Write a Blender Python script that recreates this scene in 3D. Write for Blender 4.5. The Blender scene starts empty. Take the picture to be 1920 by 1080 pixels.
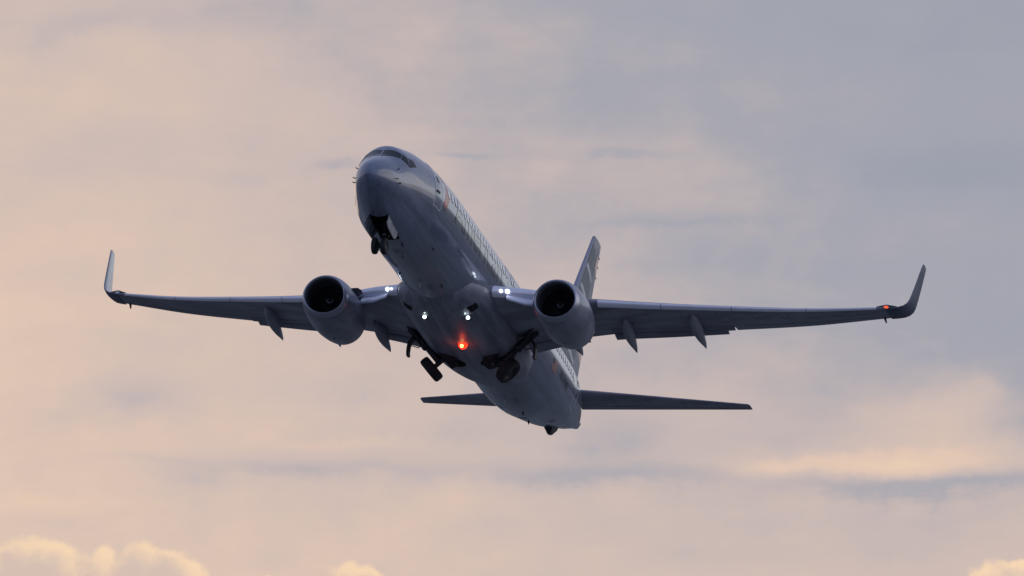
import bpy, bmesh, math, random
from mathutils import Vector, Matrix
R_ = math.radians
random.seed(7)
scene = bpy.context.scene
COL = scene.collection

# ------------------------------------------------------------------ camera
ELEV = 6.0                      # the camera looks up by six degrees with a long lens
cam_data = bpy.data.cameras.new('camera')
cam = bpy.data.objects.new('camera', cam_data)
COL.objects.link(cam)
cam.location = (0, 0, 1.7)
cam.rotation_euler = (R_(90 + ELEV), 0, 0)
cam_data.sensor_width = 36
cam_data.lens = 526.49
cam_data.clip_start = 1.0
cam_data.clip_end = 120000
scene.camera = cam

# ------------------------------------------------------------------ exposure
scene.view_settings.view_transform = 'Standard'
scene.view_settings.look = 'None'
scene.view_settings.exposure = 0
scene.view_settings.gamma = 1
scene.cycles.max_bounces = 12
scene.cycles.volume_bounces = 6
scene.cycles.diffuse_bounces = 4
scene.cycles.glossy_bounces = 4

# ------------------------------------------------------------------ shader helpers
class NT:
    """small helper to write node maths"""
    def __init__(self, tree):
        self.t = tree
    def n(self, kind, **kw):
        nd = self.t.nodes.new(kind)
        for k, v in kw.items():
            setattr(nd, k, v)
        return nd
    def put(self, sock, v):
        if isinstance(v, bpy.types.NodeSocket):
            self.t.links.new(v, sock)
        elif v is not None:
            sock.default_value = v
    def m(self, op, a, b=None, c=None, clamp=False):
        nd = self.n('ShaderNodeMath', operation=op, use_clamp=clamp)
        self.put(nd.inputs[0], a); self.put(nd.inputs[1], b); self.put(nd.inputs[2], c)
        return nd.outputs[0]
    def mix(self, f, a, b):
        nd = self.n('ShaderNodeMix', data_type='RGBA')
        self.put(nd.inputs[0], f)
        for s, v in ((nd.inputs[6], a), (nd.inputs[7], b)):
            self.put(s, v if isinstance(v, bpy.types.NodeSocket) else (*v, 1.0))
        return nd.outputs[2]
    def xyz(self, x, y, z):
        nd = self.n('ShaderNodeCombineXYZ')
        self.put(nd.inputs[0], x); self.put(nd.inputs[1], y); self.put(nd.inputs[2], z)
        return nd.outputs[0]
    def noise(self, vec, scale, detail=5, rough=.55, dist=0.0):
        nd = self.n('ShaderNodeTexNoise')
        self.put(nd.inputs['Vector'], vec)
        nd.inputs['Scale'].default_value = scale
        nd.inputs['Detail'].default_value = detail
        nd.inputs['Roughness'].default_value = rough
        nd.inputs['Distortion'].default_value = dist
        return nd.outputs['Fac']
    def smooth(self, v, a, b):
        nd = self.n('ShaderNodeMapRange', interpolation_type='SMOOTHSTEP')
        self.put(nd.inputs[0], v)
        nd.inputs[1].default_value = a; nd.inputs[2].default_value = b
        return nd.outputs[0]

# ------------------------------------------------------------------ sky
SUN_AZ, SUN_EL = 82.0, 4.5      # degrees clockwise from the view direction / above the horizon
world = bpy.data.worlds.new('World')
scene.world = world
world.use_nodes = True
wt = world.node_tree
wt.nodes.clear()
W = NT(wt)
dirv = W.n('ShaderNodeTexCoord').outputs['Generated']
sep = W.n('ShaderNodeSeparateXYZ'); wt.links.new(dirv, sep.inputs[0])
dx, dy, dz = sep.outputs
az = W.m('MULTIPLY', W.m('ARCTAN2', dx, dy), 180 / math.pi)
el = W.m('MULTIPLY', W.m('ARCSINE', dz), 180 / math.pi)
DEG = 490.1                     # cloud features are placed by azimuth and elevation; 490 steps to the degree
U = W.m('MULTIPLY', az, DEG / 960)
V = W.m('MULTIPLY', W.m('SUBTRACT', el, ELEV), DEG / 960)
# the whole sky: warm low front, pale right horizon, lavender behind, slate overhead
up = W.m('MAXIMUM', el, 0.0)
low = W.m('EXPONENT', W.m('MULTIPLY', up, -1 / 17.0))
front = W.m('MULTIPLY_ADD', W.m('COSINE', W.m('MULTIPLY', W.m('ADD', az, 20.0), math.pi / 180)), .5, .5)
front = W.m('POWER', front, 1.6)
hor = W.mix(front, (.53, .58, .84), (.60, .53, .50))
wide = W.mix(low, (.235, .295, .485), hor)
# a bright clearing low on the right
ca = W.m('DIVIDE', W.m('SUBTRACT', az, 40.0), 26.0); ce = W.m('DIVIDE', W.m('SUBTRACT', el, 3.0), 9.0)
clear = W.m('EXPONENT', W.m('MULTIPLY', W.m('ADD', W.m('MULTIPLY', ca, ca), W.m('MULTIPLY', ce, ce)), -1.0))
wide = W.mix(clear, wide, (.95, 1.03, 1.08))
# the part in front: peach on the left and low down, blue grey on the right and high up
wp = W.xyz(W.m('MULTIPLY', U, .8), W.m('MULTIPLY', V, 1.5), 3.1)
n1 = W.noise(wp, 2.1, 7, .56)
n2 = W.noise(W.xyz(W.m('MULTIPLY', U, 1.0), W.m('MULTIPLY', V, 3.2), 7.7), 2.2, 7, .58, .4)
n3 = W.noise(W.xyz(U, V, 1.3), 9.0, 6, .6)
uc = W.m('MINIMUM', W.m('MAXIMUM', U, -1.2), 1.2)
vc = W.m('MINIMUM', W.m('MAXIMUM', V, -.62), .62)
u2 = W.m('MULTIPLY', uc, uc); v2 = W.m('MULTIPLY', vc, vc)
t = W.m('MULTIPLY_ADD', uc, .533, .605)
for k_, x_, y_ in ((.40, vc, None), (-.067, u2, None), (.201, uc, vc), (-.233, v2, None), (-.113, u2, uc), (-.122, u2, vc), (-.944, uc, v2), (.438, v2, vc)):
    t = W.m('MULTIPLY_ADD', x_ if y_ is None else W.m('MULTIPLY', x_, y_), k_, t)
t = W.m('MULTIPLY_ADD', W.m('SUBTRACT', n1, .5), .72, t)
t = W.m('MULTIPLY_ADD', W.m('SUBTRACT', n2, .5), .42, t)
t = W.m('MULTIPLY_ADD', W.m('SUBTRACT', n3, .5), .26, t)
# single features, soft ellipses bent by the noise: (x, y, half width, half height, amount)
wu = W.m('MULTIPLY_ADD', W.m('SUBTRACT', n1, .5), .30, U)
wu = W.m('MULTIPLY_ADD', W.m('SUBTRACT', n3, .5), .06, wu)
wv = W.m('MULTIPLY_ADD', W.m('SUBTRACT', n2, .5), .07, V)
wv = W.m('MULTIPLY_ADD', W.m('SUBTRACT', n3, .5), .06, wv)
def blob(px, py, hw, hh, amp, acc):
    a = W.m('DIVIDE', W.m('SUBTRACT', wu, (px - 960) / 960), hw / 960)
    b = W.m('DIVIDE', W.m('SUBTRACT', wv, (540 - py) / 960), hh / 960)
    d = W.m('ADD', W.m('POWER', W.m('ABSOLUTE', a), 2.0), W.m('POWER', W.m('ABSOLUTE', b), 2.0))
    g = W.m('EXPONENT', W.m('MULTIPLY', d, -1.0))
    return W.m('MULTIPLY_ADD', g, amp, acc)
cool = t
for f in ((560, 876, 260, 20, .30), (300, 862, 120, 8, .12), (1120, 892, 300, 24, .30), (1760, 915, 300, 22, .34), (1800, 320, 260, 50, .22),
          (270, 745, 80, 40, .32), (620, 296, 45, 8, .20), (880, 288, 60, 7, .16), (1140, 296, 60, 8, .14),
          (160, 40, 150, 26, .22), (60, 75, 40, 30, .18), (1260, 415, 200, 9, .10), (690, 745, 90, 40, .15), (1180, 820, 90, 40, .18)):
    cool = blob(*f, cool)
for f in ((1650, 866, 230, 26, -.72), (1440, 882, 70, 22, -.35), (1730, 800, 140, 55, -.38), (1840, 735, 90, 45, -.30), (1880, 850, 120, 40, -.25), (250, 140, 220, 70, -.12), (60, 945, 150, 18, -.25), (660, 830, 160, 10, -.16)):
    cool = blob(*f, cool)
warm_c = W.mix(W.smooth(cool, -.40, .06), (.89, .685, .49), (.785, .59, .478))
near = W.mix(W.smooth(cool, .0, .50), warm_c, (.635, .515, .482))
near = W.mix(W.smooth(cool, .40, 1.0), near, (.384, .390, .455))
near = W.mix(W.smooth(cool, .95, 1.35), near, (.348, .366, .440))
# low cumulus heads along the bottom, heaped with rounded lumps
vor = W.n('ShaderNodeTexVoronoi', feature='SMOOTH_F1'); vor.inputs['Scale'].default_value = 15; vor.inputs['Detail'].default_value = 3; vor.inputs['Roughness'].default_value = .55
vor.inputs['Smoothness'].default_value = .6; vor.inputs['Randomness'].default_value = 1
W.put(vor.inputs['Vector'], W.xyz(U, W.m('MULTIPLY', V, 1.15), 4.4))
lump = W.m('SUBTRACT', .5, vor.outputs['Distance'])
n4 = W.noise(W.xyz(U, V, 8.8), 30.0, 6, .62)
n5 = W.noise(W.xyz(U, V, 2.2), 11.0, 5, .55)
n6 = W.noise(W.xyz(U, V, 6.1), 13.0, 5, .55)
hu = W.m('MULTIPLY_ADD', W.m('SUBTRACT', n5, .5), .075, U)
hu = W.m('MULTIPLY_ADD', W.m('SUBTRACT', n4, .5), .022, hu)
hv = W.m('MULTIPLY_ADD', W.m('SUBTRACT', n6, .5), .060, V)
def heap(ox, oy):
    acc = None
    for px, py, a_, b_ in ((70, 1088, 100, 90), (5, 1082, 66, 62), (187, 1064, 34, 44), (266, 1054, 50, 50), (320, 1080, 64, 58), (228, 1092, 66, 46), (655, 1090, 44, 40), (694, 1094, 42, 36), (1852, 1088, 42, 36), (1918, 1088, 66, 46), (450, 1112, 110, 28)):
        qa = W.m('DIVIDE', W.m('SUBTRACT', hu, (px + ox - 960) / 960), a_ / 960)
        qb = W.m('DIVIDE', W.m('SUBTRACT', hv, (540 - py - oy) / 960), b_ / 960)
        e_ = W.m('SUBTRACT', 1.0, W.m('SQRT', W.m('ADD', W.m('MULTIPLY', qa, qa), W.m('MULTIPLY', qb, qb))))
        e_ = W.m('MULTIPLY', e_, a_ / 100)
        acc = e_ if acc is None else W.m('SMOOTH_MAX', acc, e_, .12)
    return acc
body = W.m('MULTIPLY_ADD', W.m('SUBTRACT', n4, .5), .16, heap(0, 0))
body = W.m('MULTIPLY_ADD', lump, .06, body)
cover = W.smooth(body, -.05, .12)
shade = W.m('MULTIPLY_ADD', W.m('SUBTRACT', n5, .5), .9, heap(-20, 22))
shade = W.m('MULTIPLY_ADD', W.m('SUBTRACT', n4, .5), .5, shade)
lit = W.smooth(shade, -.22, .42)
cum = W.mix(lit, (.97, .71, .485), (.70, .545, .472))
near = W.mix(cover, near, cum)
# fade from the part in front into the whole sky
inside = W.m('MULTIPLY', W.smooth(W.m('ABSOLUTE', az), 14.0, 4.0), W.smooth(W.m('ABSOLUTE', W.m('SUBTRACT', el, ELEV)), 7.0, 2.0))
cloudy = W.mix(inside, wide, near)
# blue dusk murk hugging the horizon, below the part in front
murk = W.smooth(el, 2.6, 4.6)
cloudy = W.mix(murk, (.060, .068, .10), cloudy)
nish = W.n('ShaderNodeTexSky', sky_type='NISHITA')
nish.sun_disc = False
nish.sun_elevation = R_(SUN_EL)
nish.sun_rotation = R_(SUN_AZ)
bg_c = W.n('ShaderNodeBackground'); W.put(bg_c.inputs[0], cloudy); bg_c.inputs[1].default_value = 1.0
bg_n = W.n('ShaderNodeBackground'); W.put(bg_n.inputs[0], nish.outputs[0]); bg_n.inputs[1].default_value = 0.08
mx = W.n('ShaderNodeMixShader'); mx.inputs[0].default_value = .94      # an almost closed cloud deck
wt.links.new(bg_n.outputs[0], mx.inputs[1]); wt.links.new(bg_c.outputs[0], mx.inputs[2])
wo = W.n('ShaderNodeOutputWorld'); wt.links.new(mx.outputs[0], wo.inputs[0])

# ------------------------------------------------------------------ sun, veiled by cloud
sun_d = bpy.data.lights.new('sun', 'SUN')
sun_d.energy = 0.5
sun_d.angle = R_(60)
sun_d.color = (1.0, .91, .82)
sun = bpy.data.objects.new('sun', sun_d)
COL.objects.link(sun)
sv = Vector((math.sin(R_(SUN_AZ)) * math.cos(R_(SUN_EL)), math.cos(R_(SUN_AZ)) * math.cos(R_(SUN_EL)), math.sin(R_(SUN_EL))))
sun.rotation_euler = (-sv).to_track_quat('-Z', 'Y').to_euler()

# ------------------------------------------------------------------ materials
def mat(name, base, rough=.4, metal=0.0, coat=0.0, coat_rough=.05, ior=1.5, vary=0.0, scale=(1, 1, 1), seams=0, emit=None, strength=0.0):
    m = bpy.data.materials.new(name); m.use_nodes = True
    nt = m.node_tree; N = NT(nt); b = nt.nodes['Principled BSDF']
    b.inputs['Roughness'].default_value = rough
    b.inputs['Metallic'].default_value = metal
    b.inputs['IOR'].default_value = ior
    b.inputs['Coat Weight'].default_value = coat
    b.inputs['Coat Roughness'].default_value = coat_rough
    if vary:
        co = N.n('ShaderNodeTexCoord').outputs['Object']
        mp = N.n('ShaderNodeMapping'); nt.links.new(co, mp.inputs[0]); mp.inputs['Scale'].default_value = scale
        f = N.noise(mp.outputs[0], 1.0, 7, .62, .3)
        f2 = N.smooth(f, .3, .7)
        if seams:
            sp = N.n('ShaderNodeSeparateXYZ'); nt.links.new(co, sp.inputs[0])
            ax = 0 if seams > 0 else 1
            fx = N.m('FRACT', N.m('DIVIDE', sp.outputs[ax], abs(seams)))
            l1 = N.m('LESS_THAN', N.m('ABSOLUTE', N.m('SUBTRACT', fx, .5)), .018 / abs(seams))
            an = N.m('ARCTAN2', sp.outputs[1], sp.outputs[2])
            l2 = N.m('LESS_THAN', N.m('ABSOLUTE', N.m('SUBTRACT', N.m('FRACT', N.m('MULTIPLY_ADD', an, 1.75, .3)), .5)), .016)
            f2 = N.m('SUBTRACT', f2, N.m('MULTIPLY', N.m('MAXIMUM', l1, l2) if seams > 0 else l1, .8))
        c = N.mix(f2, [x * (1 - vary) for x in base], [min(1, x * (1 + vary)) for x in base])
        nt.links.new(c, b.inputs['Base Color'])
        r = N.m('MULTIPLY_ADD', f, .22, rough - .11)
        nt.links.new(r, b.inputs['Roughness'])
    else:
        b.inputs['Base Color'].default_value = (*base, 1)
    if emit:
        b.inputs['Emission Color'].default_value = (*emit, 1)
        b.inputs['Emission Strength'].default_value = strength
    return m
M_ = {}
M_['paint'] = mat('silver_paint', (.145, .175, .25), .36, .1, 1.0, .05, vary=.28, scale=(.16, 2.6, 2.6), seams=2.54)
M_['belly'] = mat('belly_paint', (.23, .24, .29), .5, .05, .2, .22, vary=.38, scale=(.22, 2.6, 2.6))
M_['wing'] = mat('wing_grey_paint', (.25, .255, .31), .5, 0, .1, .2, vary=.32, scale=(1.1, .3, 1), seams=-1.35)
M_['redpale'] = mat('winglet_flag_red', (.26, .14, .17), .4, .1, .9, .06)
M_['wingshade'] = mat('winglet_outer_shade', (.085, .10, .15), .55, 0, .05, .3, vary=.2)  # dark reflection of the ground put into the winglet's outer colour
M_['flap'] = mat('flap_grey_paint', (.21, .215, .26), .5, 0, .1, .2, vary=.2, scale=(.9, .3, 1))
M_['fairing'] = mat('fairing_paint', (.24, .25, .285), .45, 0, .3, .12, vary=.15, scale=(.6, 1, 1))
M_['nacelle'] = mat('nacelle_paint', (.21, .225, .28), .40, .05, .5, .16, vary=.3, scale=(.7, 1.6, 1.6))
M_['alu'] = mat('bare_aluminium', (.42, .43, .50), .36, .8, vary=.08, scale=(1, .4, 1))
M_['slat'] = mat('slat_aluminium', (.82, .82, .92), .42, .25, vary=.07, scale=(1, .5, 1))
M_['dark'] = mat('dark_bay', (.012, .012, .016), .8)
M_['black'] = mat('black_metal', (.02, .02, .026), .5)
M_['gear'] = mat('gear_grey_steel', (.035, .036, .045), .5, .3, vary=.3, scale=(6, 6, 6))
M_['rubber'] = mat('tyre_rubber', (.010, .010, .014), .75, vary=.3, scale=(8, 8, 8))
M_['doorin'] = mat('door_inside_paint', (.24, .25, .27), .5, vary=.35, scale=(3, 3, 3))
M_['glass'] = mat('cockpit_glass', (.008, .010, .014), .06, 0, 0, ior=1.4)
M_['frame'] = mat('window_seal', (.03, .033, .04), .5)
M_['cabin'] = mat('cabin_window_glass', (.80, .80, .80), .10, 0, 1, .03, ior=2.2)
M_['title'] = mat('title_dark_blue', (.035, .042, .065), .36, .1, 1.0, .05)
M_['line'] = mat('door_outline', (.62, .64, .66), .4)
M_['red'] = mat('livery_red', (.48, .10, .06), .4, 0, .5, .08)
M_['navy'] = mat('livery_navy', (.035, .05, .10), .4, 0, .6, .08)
M_['tailblue'] = mat('tail_stripe_blue', (.045, .068, .10), .5, 0, .15, .2, vary=.15, scale=(.8, 1, .4))
M_['tailgrey'] = mat('tail_stripe_silver', (.20, .22, .265), .5, 0, .15, .2)
M_['finedge'] = mat('fin_edge_metal', (.30, .31, .40), .5, .2)
M_['tailbar'] = mat('tail_stripe_white', (.50, .52, .56), .5, 0, .15, .2)
M_['duct'] = mat('inlet_liner', (.075, .075, .085), .5, vary=.2, scale=(3, 3, 3))
M_['fan'] = mat('fan_titanium', (.05, .05, .06), .4, .7)
M_['hot'] = mat('exhaust_metal', (.10, .09, .085), .45, .8)
M_['white'] = mat('white_mark', (.22, .22, .24), .5)
M_['lamp'] = mat('lit_landing_lamp', (.9, .9, .9), .3, emit=(.80, .91, 1.0), strength=4.5)
M_['taxi'] = mat('lit_taxi_lamp', (.9, .9, .9), .3, emit=(.75, .95, .85), strength=1.1)
M_['beacon'] = mat('lit_beacon_lens', (.6, .05, .02), .3, emit=(1.0, .022, .006), strength=3.2)
M_['bulb'] = mat('beacon_bulb', (.9, .6, .3), .3, emit=(1.0, .50, .14), strength=4)
M_['navred'] = mat('lit_navigation_lens', (.6, .1, .05), .3, emit=(1.0, .13, .035), strength=.9)
M_['strobe'] = mat('clear_lens', (.75, .78, .8), .1, 0, 1)

# ------------------------------------------------------------------ mesh helpers (aircraft axes: station aft of the nose, port, up)
OX = 18.0
def P3(s, y, z):
    return Vector((OX - s, y, z))
def link(name, me, parent=None, mats=()):
    o = bpy.data.objects.new(name, me)
    COL.objects.link(o)
    if parent is not None:
        o.parent = parent
    for m in mats:
        me.materials.append(m)
    return o
def finish(name, bm, mats, parent=None, smooth=True, angle=35, recalc=True, merge=0.0):
    if merge:
        bmesh.ops.remove_doubles(bm, verts=bm.verts, dist=merge)
    if recalc:
        bmesh.ops.recalc_face_normals(bm, faces=bm.faces)
    me = bpy.data.meshes.new(name)
    bm.to_mesh(me); bm.free()
    if smooth:
        me.polygons.foreach_set('use_smooth', [True] * len(me.polygons))
        me.set_sharp_from_angle(angle=R_(angle))
    if not isinstance(mats, (list, tuple)):
        mats = [mats]
    return link(name, me, parent, mats)
def loft(bm, rings, cap=True, closed=True, mi=0):
    vs = [[bm.verts.new(p) for p in r] for r in rings]
    n = len(rings[0]); fs = []
    for a, b in zip(vs[:-1], vs[1:]):
        for i in range(n if closed else n - 1):
            j = (i + 1) % n
            try:
                fs.append(bm.faces.new((a[i], a[j], b[j], b[i])))
            except ValueError:
                pass
    if cap and closed:
        fs.append(bm.faces.new(vs[0][::-1])); fs.append(bm.faces.new(vs[-1]))
    for f in fs:
        f.material_index = mi
    return vs
def tube(bm, pts, rad, n=10, mi=0):
    """round bar along a list of points; rad is one radius or one per point"""
    pts = [Vector(p) for p in pts]
    rs = rad if isinstance(rad, (list, tuple)) else [rad] * len(pts)
    rings = []
    for i, p in enumerate(pts):
        d = (pts[min(i + 1, len(pts) - 1)] - pts[max(i - 1, 0)]).normalized()
        h = Vector((0, 0, 1)) if abs(d.z) < .9 else Vector((1, 0, 0))
        u = d.cross(h).normalized(); w = d.cross(u)
        rings.append([p + (u * math.cos(2 * math.pi * k / n) + w * math.sin(2 * math.pi * k / n)) * rs[i] for k in range(n)])
    loft(bm, rings, mi=mi)
def lathe(bm, prof, c, axis, n=32, mi=0, cap=False):
    """profile of (distance along axis, radius) turned about an axis through c"""
    axis = Vector(axis).normalized(); c = Vector(c)
    h = Vector((0, 0, 1)) if abs(axis.z) < .9 else Vector((1, 0, 0))
    u = axis.cross(h).normalized(); w = axis.cross(u)
    rings = [[c + axis * d + (u * math.cos(2 * math.pi * k / n) + w * math.sin(2 * math.pi * k / n)) * max(r, 1e-4) for k in range(n)] for d, r in prof]
    loft(bm, rings, cap=cap, mi=mi)
def slab(bm, corners, thick, mi=0):
    """flat panel with real thickness from an outline"""
    c = [Vector(p) for p in corners]
    nrm = (c[1] - c[0]).cross(c[2] - c[0]).normalized() * thick / 2
    loft(bm, [[p - nrm for p in c], [p + nrm for p in c]], mi=mi)
def pchip(xs, ys):
    n = len(xs); h = [xs[i + 1] - xs[i] for i in range(n - 1)]; d = [(ys[i + 1] - ys[i]) / h[i] for i in range(n - 1)]
    m = [0.0] * n; m[0] = d[0]; m[-1] = d[-1]
    for i in range(1, n - 1):
        if d[i - 1] * d[i] > 0:
            w1 = 2 * h[i] + h[i - 1]; w2 = h[i] + 2 * h[i - 1]
            m[i] = (w1 + w2) / (w1 / d[i - 1] + w2 / d[i])
    def f(x):
        i = 0
        while i < n - 2 and x > xs[i + 1]:
            i += 1
        t = (x - xs[i]) / h[i]
        return (ys[i] * (1 + 2 * t) * (1 - t) ** 2 + m[i] * h[i] * t * (1 - t) ** 2
                + ys[i + 1] * t * t * (3 - 2 * t) + m[i + 1] * h[i] * t * t * (t - 1))
    return f

# ------------------------------------------------------------------ ground (airfield grass, far below the frame)
bm = bmesh.new()
rings = []
for r in (0.01, 40, 200, 900, 4000, 15000, 60000):
    rings.append([Vector((r * math.cos(2 * math.pi * k / 64), r * math.sin(2 * math.pi * k / 64), 0)) for k in range(64)])
loft(bm, rings, cap=False)
gm = bpy.data.materials.new('airfield_grass'); gm.use_nodes = True
G = NT(gm.node_tree); gb = gm.node_tree.nodes['Principled BSDF']
gco = G.n('ShaderNodeTexCoord').outputs['Object']
gn = G.noise(gco, .004, 8, .6); gn2 = G.noise(gco, .15, 6, .6)
gcol = G.mix(G.smooth(gn, .4, .6), (.115, .125, .11), (.225, .225, .225))
gcol = G.mix(G.m('MULTIPLY', gn2, .5), gcol, (.12, .125, .115))
gm.node_tree.links.new(gcol, gb.inputs['Base Color']); gb.inputs['Roughness'].default_value = .95
ground = finish('ground', bm, gm, smooth=False)
for f in ground.data.polygons:
    if f.normal.z < 0:
        ground.data.flip_normals(); break
ground['kind'] = 'structure'

# ------------------------------------------------------------------ the airliner
plane = bpy.data.objects.new('airliner', None)
COL.objects.link(plane)
plane['label'] = 'silver twin engine passenger jet climbing away with its landing gear half retracted and lights lit'
plane['category'] = 'airplane'
plane.matrix_world = Matrix(((-0.223447, 0.970234, 0.093365, -1.744762), (-0.949566, -0.2383, 0.20381, 620.358238), (0.219992, -0.043116, 0.974548, 66.504836), (0.0, 0.0, 0.0, 1.0)))

ST = [[0.0, -0.62, -0.62, 0.0, -0.62], [0.1, -0.364, -0.865, 0.191, -0.6], [0.3, -0.141, -1.066, 0.389, -0.58], [0.6, 0.086, -1.258, 0.583, -0.55], [1.0, 0.317, -1.441, 0.764, -0.5], [1.6, 0.636, -1.637, 0.953, -0.4], [2.0, 0.95, -1.746, 1.065, -0.3], [2.4, 1.285, -1.843, 1.176, -0.2], [3.0, 1.461, -1.943, 1.335, -0.05], [4.0, 1.681, -2.03, 1.568, 0.05], [5.0, 1.763, -2.09, 1.771, 0.1], [6.2, 1.861, -2.097, 1.796, 0.12], [8.0, 1.962, -2.08, 1.872, 0.12], [10.0, 2.0, -2.01, 1.88, 0.12], [24.0, 2.0, -2.01, 1.88, 0.12], [26.0, 1.975, -2.023, 1.855, 0.14], [28.0, 1.983, -1.892, 1.784, 0.2], [30.0, 1.978, -1.506, 1.66, 0.35], [32.0, 1.961, -1.073, 1.435, 0.6], [34.0, 1.892, -0.514, 1.087, 0.85], [36.0, 1.714, 0.108, 0.658, 1.0], [37.4, 1.446, 0.561, 0.271, 1.05], [38.02, 1.196, 0.726, 0.066, 0.95]]
_t = [math.sqrt(r[0]) for r in ST]
F_TOP, F_BOT, F_W, F_C = [pchip(_t, [r[k] for r in ST]) for k in (1, 2, 3, 4)]
def hull(s, th, off=0.0):
    """point of the fuselage skin at a station and an angle from the crown towards port"""
    def raw(s, th):
        t = math.sqrt(max(s, 0)); zc = F_C(t); c = math.cos(th)
        return P3(s, F_W(t) * math.sin(th), zc + ((F_TOP(t) - zc) if c >= 0 else (zc - F_BOT(t))) * c)
    p = raw(s, th)
    if off:
        a = raw(s + .02, th) - raw(max(s - .02, .001), th); b = raw(s, th + .01) - raw(s, th - .01)
        p = p + b.cross(a).normalized() * (off if (b.cross(a)).dot(p - P3(s, 0, F_C(math.sqrt(s)))) > 0 else -off)
    return p
def hull_z(s, z, off=0.0, side=1):
    t = math.sqrt(s); zc = F_C(t); h = (F_TOP(t) - zc) if z > zc else (zc - F_BOT(t))
    th = math.acos(max(-1, min(1, (z - zc) / h)))
    return hull(s, th * side, off)
def patch(bm, fn, quad, nu=8, nv=8, lo=-.01, hi=.006, mi=0):
    """a thin skin panel: quad of parameter corners, bilinear, with a rim down into the surface"""
    def at(u, v, off):
        a = [quad[0][k] * (1 - u) + quad[1][k] * u for k in (0, 1)]
        b = [quad[3][k] * (1 - u) + quad[2][k] * u for k in (0, 1)]
        return fn(a[0] * (1 - v) + b[0] * v, a[1] * (1 - v) + b[1] * v, off)
    g = [[bm.verts.new(at(i / nu, j / nv, hi)) for i in range(nu + 1)] for j in range(nv + 1)]
    fs = []
    for j in range(nv):
        for i in range(nu):
            fs.append(bm.faces.new((g[j][i], g[j][i + 1], g[j + 1][i + 1], g[j + 1][i])))
    rim = [(i, 0) for i in range(nu)] + [(nu, j) for j in range(nv)] + [(i, nv) for i in range(nu, 0, -1)] + [(0, j) for j in range(nv, 0, -1)]
    lowv = [bm.verts.new(at(i / nu, j / nv, lo)) for i, j in rim]
    for k in range(len(rim)):
        (i, j), (i2, j2) = rim[k], rim[(k + 1) % len(rim)]
        fs.append(bm.faces.new((g[j][i], lowv[k], lowv[(k + 1) % len(rim)], g[j2][i2])))
    for f in fs:
        f.material_index = mi
D2 = math.pi / 180

# fuselage skin
bm = bmesh.new()
NR = 112
sts = [0.004, .012, .03, .06, .1, .15, .21, .28, .36, .45, .55, .66, .78, .9, 1.03, 1.17, 1.3, 1.45, 1.6, 1.75, 1.9, 2.05, 2.2, 2.35, 2.5, 2.7, 2.9, 3.15, 3.4, 3.7, 4.0, 4.35, 4.7, 5.1, 5.5, 6, 6.5, 7, 7.5, 8.2, 9, 10]
sts += [10 + 1.0 * k for k in range(1, 15)] + [24 + .5 * k for k in range(1, 28)] + [37.7]
rings = [[hull(s, 2 * math.pi * k / NR) for k in range(NR)] for s in sts]
cen = sum(rings[-1], Vector()) / NR
for ex, sc in ((.13, .94), (.25, .78), (.33, .52), (.37, .25)):
    rings.append([cen + (p - cen) * sc + Vector((-ex, 0, .02)) for p in rings[len(sts) - 1]])
loft(bm, rings)
fuse = finish('fuselage', bm, [M_['paint'], M_['dark']], plane, angle=50)

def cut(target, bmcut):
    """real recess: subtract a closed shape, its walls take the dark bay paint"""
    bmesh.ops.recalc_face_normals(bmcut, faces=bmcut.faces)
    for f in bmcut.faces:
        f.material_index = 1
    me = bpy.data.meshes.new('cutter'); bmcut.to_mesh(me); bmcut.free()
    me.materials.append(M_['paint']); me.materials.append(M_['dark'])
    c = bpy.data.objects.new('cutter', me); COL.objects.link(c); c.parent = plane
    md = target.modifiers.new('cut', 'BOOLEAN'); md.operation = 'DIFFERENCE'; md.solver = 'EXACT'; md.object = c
    bpy.context.view_layer.update()
    dg = bpy.context.evaluated_depsgraph_get()
    new = bpy.data.meshes.new_from_object(target.evaluated_get(dg))
    target.modifiers.clear()
    target.data = new
    bpy.data.objects.remove(c); bpy.data.meshes.remove(me)
    new.set_sharp_from_angle(angle=R_(45))
def box_bm(s0, s1, y0, y1, z0, z1):
    b = bmesh.new()
    loft(b, [[P3(s, y0, z0), P3(s, y1, z0), P3(s, y1, z1), P3(s, y0, z1)] for s in (s0, s1)])
    return b
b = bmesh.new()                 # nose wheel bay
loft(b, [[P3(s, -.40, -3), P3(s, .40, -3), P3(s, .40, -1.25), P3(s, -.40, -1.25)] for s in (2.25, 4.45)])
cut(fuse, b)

# wing to body fairing
bm = bmesh.new()
fr = [(11.6, .5, -1.96, .05), (12.0, 1.1, -2.0, .10), (12.6, 1.60, -2.1, .3), (13.4, 1.88, -2.22, .5), (14.5, 2.0, -2.33, .62), (16, 2.04, -2.40, .7), (19, 2.04, -2.40, .7),
      (20.6, 2.02, -2.36, .68), (21.8, 1.92, -2.24, .55), (22.8, 1.7, -2.12, .38), (23.6, 1.25, -2.03, .15), (24.1, .6, -1.98, .05)]
ffw = pchip([r[0] for r in fr], [r[1] for r in fr]); ffb = pchip([r[0] for r in fr], [r[2] for r in fr]); ffh = pchip([r[0] for r in fr], [r[3] for r in fr])
rings = []
for k in range(61):
    s = 11.6 + 12.5 * k / 60
    w, zb, hh = ffw(s), ffb(s), ffh(s)
    ring = []
    for j in range(49):         # lower half: a flattened bowl
        a = math.pi * j / 48
        ca, sa = math.cos(a), math.sin(a)
        y = w * math.copysign(abs(ca) ** .78, ca)
        ring.append(P3(s, y, zb + (hh + .62) * (1 - sa ** .8)))
    for j in range(1, 12):      # closed across the inside of the body
        ring.append(P3(s, -w + 2 * w * j / 12 if True else 0, zb + hh + .62))
    rings.append(ring)
loft(bm, rings)
fair = finish('belly_fairing', bm, [M_['belly'], M_['dark']], plane, angle=50)
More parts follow.
